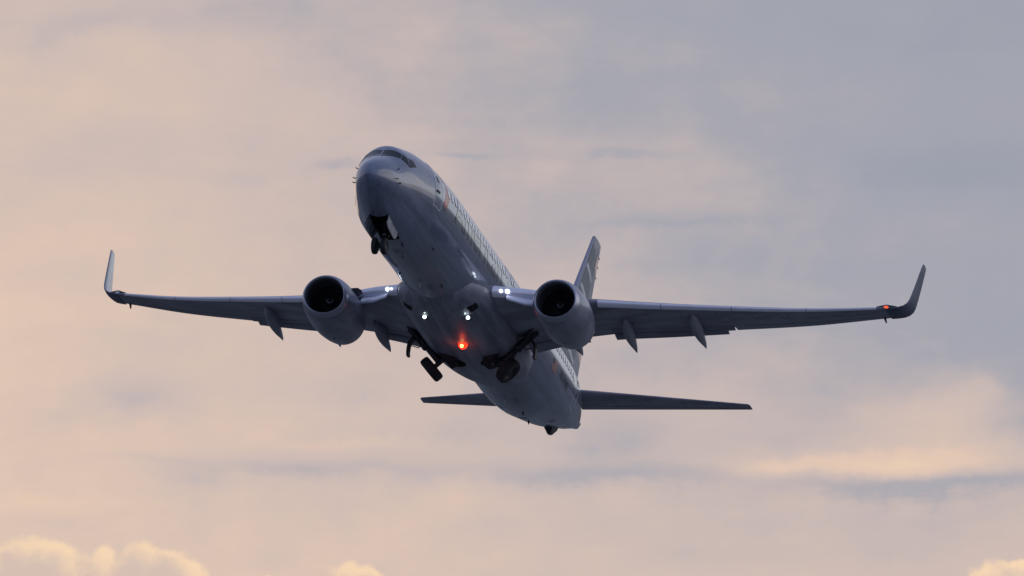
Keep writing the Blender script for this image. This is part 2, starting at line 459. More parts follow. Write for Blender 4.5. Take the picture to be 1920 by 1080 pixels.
for sg in (1, -1):              # main wheel wells, round and open underneath
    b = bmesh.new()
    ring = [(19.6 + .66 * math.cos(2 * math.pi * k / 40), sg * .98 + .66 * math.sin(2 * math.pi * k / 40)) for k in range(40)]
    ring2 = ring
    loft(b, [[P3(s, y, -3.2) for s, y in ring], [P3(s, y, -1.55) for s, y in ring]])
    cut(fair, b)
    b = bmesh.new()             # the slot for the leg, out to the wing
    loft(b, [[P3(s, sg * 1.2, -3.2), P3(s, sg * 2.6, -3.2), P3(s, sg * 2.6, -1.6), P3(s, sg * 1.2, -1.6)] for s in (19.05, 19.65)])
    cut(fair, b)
for sg in (1, -1):              # air conditioning inlets in front of the wing
    b = bmesh.new()
    loft(b, [[P3(13.15, sg * 1.15, -2.6), P3(13.15, sg * 1.55, -2.45), P3(13.15, sg * 1.55, -1.70), P3(13.15, sg * 1.15, -1.85)],
             [P3(13.85, sg * 1.30, -2.6), P3(13.85, sg * 1.62, -2.45), P3(13.85, sg * 1.62, -2.0), P3(13.85, sg * 1.30, -2.15)]])
    cut(fair, b)

# cockpit windows: (station, angle) corners
GL = [[(1.42, 3.0), (2.03, 3.0), (2.25, 38.0), (2.02, 43.5)],
      [(2.05, 46.5), (2.28, 40.5), (2.48, 49.0), (2.33, 66.0)],
      [(2.37, 67.5), (2.56, 50.5), (2.86, 53.5), (2.93, 65.5)]]
for sg in (1, -1):
    for q in GL:
        c = [sum(p[k] for p in q) / 4 for k in (0, 1)]
        qq = [(p[0], sg * p[1] * D2) for p in q]
        big = [(c[0] + (p[0] - c[0]) * 1.035, sg * (c[1] + (p[1] - c[1]) * 1.05) * D2) for p in q]
        bm = bmesh.new(); patch(bm, hull, big, 10, 10, -.02, .004)
        fo = finish('cockpit_window', bm, M_['frame'], fuse)
        bm = bmesh.new(); patch(bm, hull, qq, 10, 10, -.02, .010)
        finish('glass', bm, M_['glass'], fo)

# cabin windows: one rounded pane with its seal, copied along both sides
def window_mesh(side):
    me = []
    for name, w, h, off, m in (('cabin_window', .128, .192, .004, M_['frame']), ('pane', .108, .172, .010, M_['cabin'])):
        bm = bmesh.new()
        c = bm.verts.new((0, 0, 0))
        pts = []
        for k in range(20):
            a = 2 * math.pi * k / 20
            x = w * math.copysign(abs(math.cos(a)) ** .6, math.cos(a)); z = h * math.copysign(abs(math.sin(a)) ** .6, math.sin(a))
            pts.append((x, z))
        top = [bm.verts.new((x, side * (off - z * z * .27 + .004), z)) for x, z in pts]
        lowv = [bm.verts.new((x, side * (-.05), z)) for x, z in pts]
        c.co = (0, side * (off + .004), 0)
        for k in range(20):
            bm.faces.new((c, top[k], top[(k + 1) % 20])); bm.faces.new((top[k], lowv[k], lowv[(k + 1) % 20], top[(k + 1) % 20]))
        bmesh.ops.recalc_face_normals(bm, faces=bm.faces)
        m2 = bpy.data.meshes.new(name); bm.to_mesh(m2); bm.free()
        m2.polygons.foreach_set('use_smooth', [True] * len(m2.polygons)); m2.set_sharp_from_angle(angle=R_(40)); m2.materials.append(m)
        me.append((name, m2))
    return me
WZ = .60
for sg in (1, -1):
    ms = window_mesh(sg)
    for k in range(48):
        s = 6.45 + .508 * k
        if k in (21, 24) or s > 30.9:
            continue
        p = hull_z(s, WZ, 0, sg); p2 = hull_z(s, WZ + .05, 0, sg); p3 = hull_z(s + .05, WZ, 0, sg); p0 = hull_z(max(s - .05, .1), WZ, 0, sg)
        zdir = (p2 - p).normalized(); xdir = (p0 - p3).normalized(); ydir = zdir.cross(xdir).normalized()
        mw = Matrix((( xdir.x, ydir.x, zdir.x, p.x), (xdir.y, ydir.y, zdir.y, p.y), (xdir.z, ydir.z, zdir.z, p.z), (0, 0, 0, 1)))
        o = bpy.data.objects.new(ms[0][0], ms[0][1]); COL.objects.link(o); o.parent = fuse; o.matrix_local = mw
        g = bpy.data.objects.new(ms[1][0], ms[1][1]); COL.objects.link(g); g.parent = o

# doors: a raised outline on the skin with a small porthole
def door(s0, s1, z0, z1, name='cabin_door', wdt=.035, glass=True):
    for sg in (1, -1):
        fn = lambda s, z, off: hull_z(s, z, off, sg)
        bm = bmesh.new()
        patch(bm, fn, [(s0, z0), (s0 + wdt, z0), (s0 + wdt, z1), (s0, z1)], 1, 12)
        patch(bm, fn, [(s1 - wdt, z0), (s1, z0), (s1, z1), (s1 - wdt, z1)], 1, 12)
        patch(bm, fn, [(s0 + wdt, z0), (s1 - wdt, z0), (s1 - wdt, z0 + wdt), (s0 + wdt, z0 + wdt)], 6, 1)
        patch(bm, fn, [(s0 + wdt, z1 - wdt), (s1 - wdt, z1 - wdt), (s1 - wdt, z1), (s0 + wdt, z1)], 6, 1)
        d = finish(name, bm, M_['line'], fuse)
        if glass:
            c = (s0 + s1) / 2
            bm = bmesh.new(); patch(bm, fn, [(c - .1, .62), (c + .1, .62), (c + .1, .84), (c - .1, .84)], 2, 3, hi=.012)
            finish('door_window', bm, M_['glass'], d)
            bm = bmesh.new(); patch(bm, fn, [(s0 + .12, .12), (s0 + .42, .12), (s0 + .42, .20), (s0 + .12, .20)], 2, 2, hi=.03)
            finish('handle', bm, M_['frame'], d)
door(4.5, 5.36, -.50, 1.32)
door(31.3, 32.06, -.42, 1.32)
door(16.85, 17.40, .02, 1.05, 'overwing_exit', .02, False)
door(17.87, 18.42, .02, 1.05, 'overwing_exit', .02, False)
for sg in (1,):                 # cargo doors would be on the other side only
    fn = lambda s, z, off: hull_z(s, z, off, -1)
    bm = bmesh.new()
    for q in ([(8.4, -1.5), (8.43, -1.5), (8.43, -.5), (8.4, -.5)], [(9.6, -1.5), (9.63, -1.5), (9.63, -.5), (9.6, -.5)], [(8.43, -.53), (9.6, -.53), (9.6, -.5), (8.43, -.5)]):
        patch(bm, fn, q, 4, 6, hi=.004)
    finish('cargo_door', bm, M_['frame'], fuse)

# lettering laid on the skin
def lettering(name, body, s0, z0, size, m, side, width=None, parent=None, bold=.0):
    cu = bpy.data.curves.new(name, 'FONT'); cu.body = body; cu.size = 1.0; cu.offset = bold
    tmp = bpy.data.objects.new(name, cu); COL.objects.link(tmp)
    bpy.context.view_layer.update()
    me = bpy.data.meshes.new_from_object(tmp.evaluated_get(bpy.context.evaluated_depsgraph_get()))
    bpy.data.objects.remove(tmp); bpy.data.curves.remove(cu)
    bm = bmesh.new(); bm.from_mesh(me); bpy.data.meshes.remove(me)
    xs = [v.co.x for v in bm.verts]; x0, x1 = min(xs), max(xs)
    kx = (width / (x1 - x0)) if width else size
    for k in range(-3, 12):
        bmesh.ops.bisect_plane(bm, geom=bm.verts[:] + bm.edges[:] + bm.faces[:], plane_co=(0, k * .1, 0), plane_no=(0, 1, 0))
    for v in bm.verts:
        x = (v.co.x - x0) * kx
        s = s0 + x if side > 0 else s0 + (x1 - x0) * kx - x
        t = math.sqrt(s); zc = F_C(t)
        th0 = math.acos(max(-1, min(1, (z0 - zc) / (F_TOP(t) - zc if z0 > zc else zc - F_BOT(t)))))
        th = th0 - v.co.y * size / F_W(t)
        v.co = hull(s, th * side, .009)
    o = finish(name, bm, m, parent, smooth=False, recalc=False)
    return o
for sg in (1, -1):
    lettering('airline_title', 'American', 7.35, -.22, 1.70, M_['title'], sg, 8.5, fuse, .012)
    lettering('registration', 'N917NN', 27.3, -.42, .52, M_['title'], sg, 1.9, fuse, .015)
# national flag
for sg in (1, -1):
    fn = lambda s, z, off: hull_z(s, z, off, sg)
    bm = bmesh.new()
    for k in range(13):
        z0 = -.52 + .0385 * k
        patch(bm, fn, [(25.7, z0), (26.55, z0), (26.55, z0 + .0385), (25.7, z0 + .0385)], 4, 1, hi=.006, mi=0 if k % 2 == 0 else 1)
    s0 = 25.7 if sg > 0 else 26.21
    patch(bm, fn, [(s0, -.25), (s0 + .34, -.25), (s0 + .34, -.02), (s0, -.02)], 3, 3, hi=.010, mi=2)
    finish('national_flag', bm, [M_['red'], M_['white'], M_['navy']], fuse, smooth=False, recalc=False)
# the emblem behind the front door: a slanting red wedge over a dark tip
for sg in (1, -1):
    fn = lambda s, z, off: hull_z(s, z, off, sg)
    bm = bmesh.new()
    patch(bm, fn, [(5.55, -.12), (6.1, -.17), (6.62, .55), (6.25, 1.0)], 6, 8, mi=0)
    patch(bm, fn, [(5.72, -.28), (6.02, -.30), (6.1, -.175), (5.56, -.125)], 4, 3, mi=1)
    patch(bm, fn, [(5.95, .95), (6.25, 1.01), (6.05, 1.5), (5.9, 1.5)], 4, 6, mi=2)
    finish('emblem', bm, [M_['red'], M_['navy'], M_['tailblue']], fuse, smooth=False, recalc=False)
# probes on the nose and blade aerials under the belly
for sg in (1, -1):
    for s, a in ((1.45, 67), (1.30, 92), (1.55, 99)):
        p = hull(s, sg * a * D2); q = hull(s, sg * a * D2, .08)
        bm = bmesh.new(); tube(bm, [p, q, q + Vector((.10, 0, 0))], [.024, .02, .014], 8)
        finish('pitot_probe', bm, M_['black'], fuse)
for s, h in ((6.6, .20), (9.8, .26), (25.2, .24)):
    p = hull(s, math.pi)
    bm = bmesh.new()
    loft(bm, [[p + Vector((dx * k, dy, -h * (1 if k < 1 else 0) * 1.0 + (.03 if k == 1 else 0))) + Vector((-.08 if k < 1 else 0, 0, 0)) for dx, dy in ((.16, 0), (0, .018), (-.16, 0), (0, -.018))] for k in (1, .6)])
    finish('blade_antenna', bm, M_['belly'], fuse)
for s, h in ((7.4, .22), (14.5, .25)):
    p = hull(s, 0)
    bm = bmesh.new()
    loft(bm, [[p + Vector((dx * k - (.08 if k < 1 else 0), dy, h * (1 if k < 1 else 0) - (.03 if k == 1 else 0))) for dx, dy in ((.16, 0), (0, .018), (-.16, 0), (0, -.018))] for k in (1, .6)])
    finish('blade_antenna', bm, M_['paint'], fuse)
# hatches and drains on the lower skin
for s0, s1, a0, a1 in ((5.6, 6.0, 172, 186), (7.6, 8.2, 196, 207), (8.9, 9.3, 150, 158), (10.4, 11.0, 170, 178), (25.4, 26.0, 165, 173), (26.8, 27.1, 196, 204), (28.6, 29.2, 176, 188), (31.0, 31.5, 150, 160), (35.2, 35.9, 164, 196)):
    bm = bmesh.new(); patch(bm, hull, [(s0, a0 * D2), (s1, a0 * D2), (s1, a1 * D2), (s0, a1 * D2)], 4, 6, -.01, .006)
    finish('access_panel', bm, M_['belly'], fuse, smooth=False)
for s, a in ((5.0, 168), (6.9, 140), (9.4, 205), (10.8, 160), (27.6, 172), (30.3, 186)):
    p = hull(s, a * D2); q = hull(s, a * D2, .10)
    bm = bmesh.new(); tube(bm, [p, q + Vector((-.06, 0, 0))], [.045, .02], 8)
    finish('drain_mast', bm, M_['black'], fuse)
# tail skid and auxiliary power unit exhaust
bm = bmesh.new()
zb = F_BOT(math.sqrt(33.3))
loft(bm, [[P3(32.6, .26, zb + .14), P3(34.2, .2, zb + .42), P3(34.2, -.2, zb + .42), P3(32.6, -.26, zb + .12)],
          [P3(33.05, .17, zb - .10), P3(34.0, .15, zb + .08), P3(34.0, -.15, zb + .08), P3(33.05, -.17, zb - .10)],
          [P3(33.25, .07, zb - .30), P3(33.55, .06, zb - .26), P3(33.55, -.06, zb - .26), P3(33.25, -.07, zb - .30)]])
finish('tail_skid', bm, M_['black'], plane, angle=30)
bm = bmesh.new()
lathe(bm, [(-.3, .10), (0, .13), (.06, .125), (.06, .10), (-.1, .09)], P3(37.98, 0, .99), (-1, 0, .02), 24)
finish('exhaust_outlet', bm, M_['hot'], plane)

# ------------------------------------------------------------------ wings
def foil(n=22, t=.12, cam_=.012, x0=0.0, x1u=1.0, x1l=1.0):
    """airfoil outline from the upper rear over the nose to the lower rear"""
    def th(x):
        return 5 * t * (.2969 * math.sqrt(x) - .126 * x - .3516 * x * x + .2843 * x ** 3 - .1036 * x ** 4)
    def cm(x):
        return cam_ * (1 - (2 * x - 1) ** 2) if x < .5 else cam_ * (1 - ((x - .5) / .5) ** 2)
    out = []
    for k in range(n, 0, -1):
        x = x1u * (1 - math.cos(math.pi * k / (2 * n)))
        out.append((x, cm(x) + th(x) + .0012))
    out.append((0, 0))
    for k in range(1, n + 1):
        x = x1l * (1 - math.cos(math.pi * k / (2 * n)))
        out.append((x, cm(x) - th(x) - .0012))
    return out
ZLE = pchip([0, 1.9, 3.4, 5.5, 8.1, 10.7, 13.5, 16.4, 16.85, 17.2], [-1.32, -1.08, -.76, -.44, -.08, .32, .79, 1.42, 1.52, 1.6])
def LE(y):
    if y > 5.3:
        return 17.1 + .535 * (y - 6.0)
    return 13.68 + (y - 1.9) * (16.7255 - 13.68) / 3.4
def TE(y):
    return 21.3 if y < 5.8 else 21.3 + (y - 5.8) * .262
def TH(y):
    return .135 - .03 * min(1, y / 9.0)
def wring(y, sg, pts, dx=0, dz=0, rot=0, ch=None):
    c = ch or (TE(y) - LE(y)); cr, sr = math.cos(rot), math.sin(rot)
    out = []
    for x, z in pts:
        X, Z = x * cr + z * sr, -x * sr + z * cr
        out.append(P3(LE(y) + (X + dx) * c, sg * y, ZLE(y) + (Z + dz) * c))
    return out
def low_z(y, x):
    """underside of the wing at a chord fraction"""
    t = TH(y)
    th = 5 * t * (.2969 * math.sqrt(x) - .126 * x - .3516 * x * x + .2843 * x ** 3 - .1036 * x ** 4)
    return ZLE(y) + (.012 * (1 - (2 * x - 1) ** 2) - th) * (TE(y) - LE(y))
FLAP_IN, FLAP_OUT = (2.05, 4.55), (5.62, 10.45)
for sg in (1, -1):
    bm = bmesh.new()
    rings = []
    for y in (0.6, 1.2, 1.8, 2.04):
        rings.append(wring(y, sg, foil(t=TH(y), x1u=.92, x1l=.82)))
    for y in (2.3, 2.7, 3.1, 3.5, 3.9, 4.3, 4.55):
        rings.append(wring(y, sg, foil(t=TH(y), x1u=.92, x1l=.82)))
    for y in (4.57, 4.9, 5.3, 5.6):
        rings.append(wring(y, sg, foil(t=TH(y), x1u=.97, x1l=.97)))
    for k in range(13):
        y = 5.62 + (10.45 - 5.62) * k / 12
        rings.append(wring(y, sg, foil(t=TH(y), x1u=.92, x1l=.80)))
    for k in range(14):
        y = 10.47 + (16.6 - 10.47) * k / 13
        rings.append(wring(y, sg, foil(t=TH(y))))
    # the wing tip curves up into the winglet root
    loft(bm, rings)
    wing = finish('wing', bm, M_['wing'], plane, angle=40)

    # blended winglet
    path = [(16.6, LE(16.6), 1.0, 12), (16.85, LE(16.85), 1.0, 16), (17.08, 23.06, 1, 26), (17.27, 23.2, 1, 42), (17.39, 23.36, 1, 58), (17.45, 23.50, 1, 74),
            (17.50, 23.76, 1, 82), (17.545, 24.02, 1, 83), (17.59, 24.30, 1, 83), (17.63, 24.56, 1, 83)]
    zs = [ZLE(16.6), ZLE(16.85), 1.60, 1.72, 1.90, 2.12, 2.55, 3.02, 3.55, 3.98]
    ch = [1.50, 1.46, 1.42, 1.38, 1.34, 1.28, 1.14, 1.0, .84, .68]
    bm = bmesh.new(); rings = []
    for (y, s, _, ang), z, c in zip(path, zs, ch):
        a = R_(ang); r = []
        for x, t in foil(14, .10 if ang < 30 else .085, .0):
            r.append(P3(s + x * c, sg * (y - t * c * math.sin(a)), z + t * c * math.cos(a)))
        rings.append(r)
    last = rings[-1]; cen = sum(last, Vector()) / len(last)
    rings.append([cen + (p - cen) * .7 + Vector((-.03, 0, .05)) for p in last])
    loft(bm, rings)
    bmesh.ops.recalc_face_normals(bm, faces=bm.faces)
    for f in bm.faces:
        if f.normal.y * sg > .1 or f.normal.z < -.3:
            f.material_index = 1  # outward and downward faces get the painted-in dark reflection
        elif 2.15 < f.calc_center_median().z < 3.1 and OX - f.calc_center_median().x > 23.42 + (f.calc_center_median().z - 1.9) * .53 + .5:
            f.material_index = 2
    wl = finish('winglet', bm, [M_['paint'], M_['wingshade'], M_['redpale']], wing, angle=50)

    # leading edge slats, four outboard of the engine, drooped
    for y0, y1 in ((5.75, 8.12), (8.15, 10.78), (10.81, 13.6), (13.63, 16.25)):
        bm = bmesh.new(); rings = []
        for k in range(7):
            y = y0 + (y1 - y0) * k / 6
            pts = foil(12, TH(y) * 1.04, .012, x1u=.17, x1l=.055)
            inner = [(x * .84 + .016, z * .55 - .0005) for x, z in pts[::-1][1:-1]]
            rings.append(wring(y, sg, pts + inner, -.032, -.010, R_(9)))
        loft(bm, rings)
        finish('slat', bm, M_['slat'], wing, angle=40)
    # krueger flaps inboard, hinged down from the underside of the nose
    for y0, y1 in ((2.55, 3.95),):
        bm = bmesh.new(); rings = []
        for k in range(5):
            y = y0 + (y1 - y0) * k / 4; s = LE(y); z = ZLE(y)
            tap = .6 + .4 * min(1, k / 2)
            pr = [(.22, -.14), (.10, -.20), (-.06, -.27), (-.22, -.37), (-.34 , -.50), (-.36, -.58)]
            out = [P3(s + .10 + a * tap, sg * y, z + .02 + b_ * tap) for a, b_ in pr]
            inn = [P3(s + .15 + a * tap, sg * y, z - .03 + b_ * tap) for a, b_ in pr[::-1]]
            rings.append(out + inn)
        loft(bm, rings)
        finish('krueger_flap', bm, M_['slat'], wing, angle=40)
    # inboard fixed leading edge with bright skin
    bm = bmesh.new(); rings = []
    for k in range(6):
        y = 2.02 + (4.3 - 2.02) * k / 5
        pts = foil(10, TH(y) * 1.02, .012, x1u=.10, x1l=.03)
        inner = [(x * .9 + .008, z * .7) for x, z in pts[::-1][1:-1]]
        rings.append(wring(y, sg, pts + inner, -.004, 0))
    loft(bm, rings)
    finish('leading_edge', bm, M_['slat'], wing, angle=40)
    # trailing edge flaps, a main and an aft element, lowered a little
    for y0, y1 in (FLAP_IN, FLAP_OUT):
        for x0, cf, dz_, rot in ((.755, .17, -.016, 5), (.875, .125, -.034, 10)):
            bm = bmesh.new(); rings = []
            ya = y0 + .02; yb = y1 - (.02 if x0 < .8 else (.30 if y1 > 6 else .02))
            for k in range(9):
                y = ya + (yb - ya) * k / 8
                pts = [(x * cf, z * cf) for x, z in foil(12, .15, .02)]
                rings.append(wring(y, sg, pts, x0, dz_ * (.75 if y < 5 else 1), R_(rot * (.6 if y < 5 else 1))))
            loft(bm, rings)
            finish('flap', bm, M_['flap'], wing, angle=40)
    # aileron, its hinge line shows as a thin dark strip
    bm = bmesh.new()
    q = [(LE(y) + x * (TE(y) - LE(y)), sg * y, low_z(y, x) - .004) for y, x in ((10.9, .735), (10.9, .75), (15.9, .75), (15.9, .735))]
    rings = []
    for k in range(9):
        y = 10.9 + 5.0 * k / 8
        rings.append([P3(LE(y) + x * (TE(y) - LE(y)), sg * y, low_z(y, .745) + o) for x, o in ((.735, -.006), (.752, -.006), (.752, .02), (.735, .02))])
    loft(bm, rings); finish('aileron_gap', bm, M_['black'], wing, smooth=False)
    # canoe fairings of the flap tracks
    for y, tip_s, tip_z, s_start in ((4.15, 21.6, -1.28, 18.7), (6.4, 21.85, -1.03, 19.0), (9.15, 22.65, -.52, 19.5)):
        bm = bmesh.new(); rings = []
        L_ = tip_s - s_start
        zr = low_z(y, min(.9, max(.05, (s_start - LE(y)) / (TE(y) - LE(y)))))
        for k in range(19):
            u = k / 18
            s = s_start + L_ * u
            ctr = zr - .02 - .13 * math.sin(math.pi * min(1, u * 1.1)) + (tip_z - zr + .02) * (max(0, u - .22) / .78) ** 1.5
            h = .34 * (max(0.0, math.sin(math.pi * u ** .62)) ** .75) * (1 - .15 * u) + .012
            w = .205 * (max(0.0, math.sin(math.pi * u ** .60)) ** .72) + .010
            rings.append([P3(s, sg * y + w * math.cos(2 * math.pi * j / 16), ctr + h * math.sin(2 * math.pi * j / 16)) for j in range(16)])
        loft(bm, rings)
        finish('flap_fairing', bm, M_['fairing'], wing, angle=50)
    # oval tank access panels along the underside
    for k in range(11):
        y = 5.9 + .98 * k; c = TE(y) - LE(y); xc = .40; rx, ry = .21 * min(1, c / 3.2), .33
        bm = bmesh.new()
        pts = [(rx * math.cos(2 * math.pi * j / 20), ry * math.sin(2 * math.pi * j / 20)) for j in range(20)]
        rings = []
        for o in (.02, -.006):
            rings.append([P3(LE(y + q) + xc * c + p + q * .1, sg * (y + q), low_z(y + q, max(.05, (LE(y + q) + xc * c + p + q * .1 - LE(y + q)) / (TE(y + q) - LE(y + q)))) + o) for p, q in pts])
        loft(bm, rings)
        finish('access_panel', bm, M_['flap'], wing, smooth=False)
    # static wicks and the tip fuel vent stub
    bm = bmesh.new()
    tube(bm, [P3(TE(16.35) - .1, sg * 16.35, ZLE(16.35)), P3(TE(16.35) + .12, sg * 16.38, ZLE(16.35) - .14)], [.06, .03], 8)
    finish('static_discharger', bm, M_['black'], wing)
    # navigation light in the wing tip nose
    bm = bmesh.new()
    c = P3(LE(16.62) + .02, sg * 16.62, ZLE(16.62) + .03)
    bmesh.ops.create_uvsphere(bm, u_segments=14, v_segments=10, radius=.075, matrix=Matrix.Translation(c) @ Matrix.Diagonal((1.0, 1.5, .8, 1)))
    finish('navigation_light', bm, M_['navred'] if sg > 0 else M_['strobe'], wing)
    bm = bmesh.new()
    tube(bm, [P3(LE(16.25) + .12, sg * 16.25, ZLE(16.25) + .05), P3(LE(16.62) + .10, sg * 16.62, ZLE(16.62) + .08), P3(LE(17.0) + .14, sg * 17.0, ZLE(17.0) + .06)], [.05, .09, .04], 10)
    finish('light_housing', bm, M_['black'], wing)
    # landing lamps in the wing root
    for y, r in ((2.34, .062), (2.56, .09)) if sg > 0 else ((2.34, .04), (2.56, .085)):
        c = P3(LE(y) - .05, sg * y, ZLE(y) + .0)
        bm = bmesh.new()
        lathe(bm, [(-.1, r * .9), (0, r), (.03, r * .92), (.05, r * .5), (.055, 0)], c, (1, 0, 0), 20)
        finish('landing_light', bm, M_['lamp'], wing)

# ------------------------------------------------------------------ engines
EY, EZ, ES = 4.92, -1.66, 13.04
def nac_r(a, r, flat):
    """nacelle radius, flattened underneath near the front; a = 0 up"""
    c = math.cos(a)
    return r * (1 - flat * max(0, -c) ** 2 * .9 + flat * .35 * (1 - c * c))
for sg in (1, -1):
    def eng_rings(prof, n=56, flat0=.09):
        out = []
        for d, r in prof:
            fl = flat0 * max(0, 1 - max(d, 0) / 3.0)
            out.append([P3(ES + d, sg * EY + nac_r(2 * math.pi * k / n, r, fl) * math.sin(2 * math.pi * k / n),
                           EZ - .02 * d + nac_r(2 * math.pi * k / n, r, fl) * math.cos(2 * math.pi * k / n)) for k in range(n)])
        return out
    bm = bmesh.new()
    loft(bm, eng_rings([(.28, .975), (.5, 1.02), (.9, 1.07), (1.4, 1.105), (2.0, 1.11), (2.6, 1.07), (3.2, .98), (3.65, .885), (3.67, .865), (3.4, .855), (2.6, .86)]), cap=False)
    eng = finish('engine', bm, M_['nacelle'], plane, angle=40)
    bm = bmesh.new()
    loft(bm, eng_rings([(.285, .972), (.18, .945), (.09, .912), (.03, .875), (0, .84), (.02, .805), (.08, .782), (.18, .768), (.3, .762)]), cap=False)
    finish('inlet_lip', bm, M_['alu'], eng, angle=60)
    bm = bmesh.new()
    loft(bm, eng_rings([(.295, .7615), (.6, .765), (1.0, .775), (1.25, .775), (1.26, .02)], flat0=.05), cap=False)
    finish('inlet_duct', bm, M_['duct'], eng, angle=40)
    bm = bmesh.new()            # 24 fan blades
    ctr = P3(ES + 1.05, sg * EY, EZ + .03)
    for k in range(24):
        a = 2 * math.pi * k / 24
        rad = Vector((0, math.cos(a), math.sin(a))); tan = Vector((0, -math.sin(a), math.cos(a)))
        rows = []
        for r, ch_, tw in ((.24, .16, 25), (.45, .22, 42), (.62, .26, 54), (.755, .27, 62)):
            cdir = Vector((1, 0, 0)) * math.cos(R_(tw)) + tan * math.sin(R_(tw))
            thk = (Vector((1, 0, 0)) * -math.sin(R_(tw)) + tan * math.cos(R_(tw))) * .008
            b0 = ctr + rad * r
            rows.append([b0 + cdir * ch_ * .5 + thk, b0 - cdir * ch_ * .5 + thk, b0 - cdir * ch_ * .5 - thk, b0 + cdir * ch_ * .5 - thk])
        loft(bm, rows)
    finish('fan', bm, M_['fan'], eng, smooth=False)
    bm = bmesh.new()
    lathe(bm, [(-.15, .25), (.05, .235), (.2, .17), (.32, .09), (.4, .02), (.405, 0)], ctr, (1, 0, 0), 28)
    sp = finish('spinner', bm, M_['fan'], eng)
    bm = bmesh.new()            # white comma painted on the spinner
    prev = None; rows = []
    for k in range(13):
        u = k / 12; a = R_(200 + 190 * u); r = .05 + .13 * u
        d = .4 - (r / .235) ** 1.25 * .33
        rows.append([ctr + Vector((d + .03, rr * math.cos(a), rr * math.sin(a))) for rr in (r - .014, r + .014)])
    vs = [[bm.verts.new(p) for p in r] for r in rows]
    for a_, b_ in zip(vs[:-1], vs[1:]):
        bm.faces.new((a_[0], a_[1], b_[1], b_[0]))
    finish('spiral_mark', bm, M_['white'], sp, smooth=False)
    bm = bmesh.new()
    loft(bm, eng_rings([(2.7, .66), (3.4, .60), (3.9, .50), (4.4, .40), (4.42, .37), (4.0, .37)], flat0=0), cap=False)
    finish('exhaust_nozzle', bm, M_['hot'], eng)
    bm = bmesh.new()
    lathe(bm, [(0, .34), (.5, .30), (1.0, .16), (1.25, .03), (1.26, 0)], P3(ES + 3.8, sg * EY, EZ + .12), (-1, 0, .02), 24)
    finish('exhaust_plug', bm, M_['hot'], eng)
    # pylon up to the wing
    bm = bmesh.new(); rings = []
    for s, w, zt, zb_ in ((ES + 1.0, .05, -.62, -.80), (ES + 1.5, .16, -.50, -.9), (ES + 2.4, .2, -.40, -1.0), (ES + 3.2, .21, -.38, -1.1), (ES + 4.2, .2, -.5, -1.2), (ES + 5.6, .15, -.65, -1.1), (ES + 6.8, .04, -.75, -.85)):
        rings.append([P3(s, sg * EY + w * math.cos(2 * math.pi * j / 16), (zt + zb_) / 2 + (zt - zb_) / 2 * math.sin(2 * math.pi * j / 16)) for j in range(16)])
    loft(bm, rings)
    finish('pylon', bm, M_['nacelle'], eng)
    # strake on the inner shoulder of the cowl
    bm = bmesh.new()
    a = -sg * R_(52)
    def nacp(d, r):
        return P3(ES + d, sg * EY + r * math.sin(a), EZ - .02 * d + r * math.cos(a))
    slab(bm, [nacp(.95, 1.06), nacp(1.35, 1.33), nacp(1.75, 1.40), nacp(2.05, 1.38), nacp(2.05, 1.05)], .03)
    finish('strake', bm, M_['black'], eng, smooth=False)
    # small drain mast under the cowl
    bm = bmesh.new()
    p = P3(ES + 2.2, sg * EY, EZ - 1.04)
    loft(bm, [[p + Vector((x, y_, .08)) for x, y_ in ((.12, 0), (0, .02), (-.12, 0), (0, -.02))], [p + Vector((x - .1, y_, -.12)) for x, y_ in ((.07, 0), (0, .015), (-.07, 0), (0, -.015))]])
    finish('drain_mast', bm, M_['black'], eng, smooth=False)

# ------------------------------------------------------------------ tail
FT = dict(s0=31.6, s1=36.9, z0=1.70, t0=37.55, t1=39.05, z1=9.32)
def fin_pt(u, v, off, side=0):
    """u along the chord, v up the fin; side 1 port, -1 starboard"""
    le = FT['s0'] + (FT['t0'] - FT['s0']) * v; te = FT['s1'] + (FT['t1'] - FT['s1']) * v
    z = FT['z0'] + (FT['z1'] - FT['z0']) * v; c = te - le
    t = .11
    x = min(max(u, 0), 1)
    th = 5 * t * (.2969 * math.sqrt(x) - .126 * x - .3516 * x * x + .2843 * x ** 3 - .1036 * x ** 4) * c
    return P3(le + u * c, side * (th + .002 + off), z)
bm = bmesh.new(); rings = []
for k in range(17):
    v = k / 16
    le = FT['s0'] + (FT['t0'] - FT['s0']) * v; te = FT['s1'] + (FT['t1'] - FT['s1']) * v; z = FT['z0'] + (FT['z1'] - FT['z0']) * v
    if k == 0:
        z -= .5
    c = te - le
    rings.append([P3(le + x * c, t * c, z) for x, t in foil(18, .11, 0)])
last = rings[-1]; cen = sum(last, Vector()) / len(last)
rings.append([cen + Vector(((p - cen).x * .86, (p - cen).y * .55, .07)) + Vector((-.04, 0, 0)) for p in last])
loft(bm, rings)
finv = finish('vertical_stabilizer', bm, M_['tailgrey'], plane, angle=45)
bm = bmesh.new(); rings = []    # dorsal fillet ahead of the fin
for s, h, w in ((27.2, .02, .02), (28.6, .22, .06), (30.0, .50, .10), (31.2, .95, .14), (32.2, 1.75, .17), (32.8, 1.75, .17)):
    zt = 1.9
    rings.append([P3(s, w, zt - .1), P3(s, w * .8, zt + h * .6), P3(s, 0, zt + h), P3(s, -w * .8, zt + h * .6), P3(s, -w, zt - .1)])
loft(bm, rings); finish('dorsal_fin', bm, M_['paint'], plane)
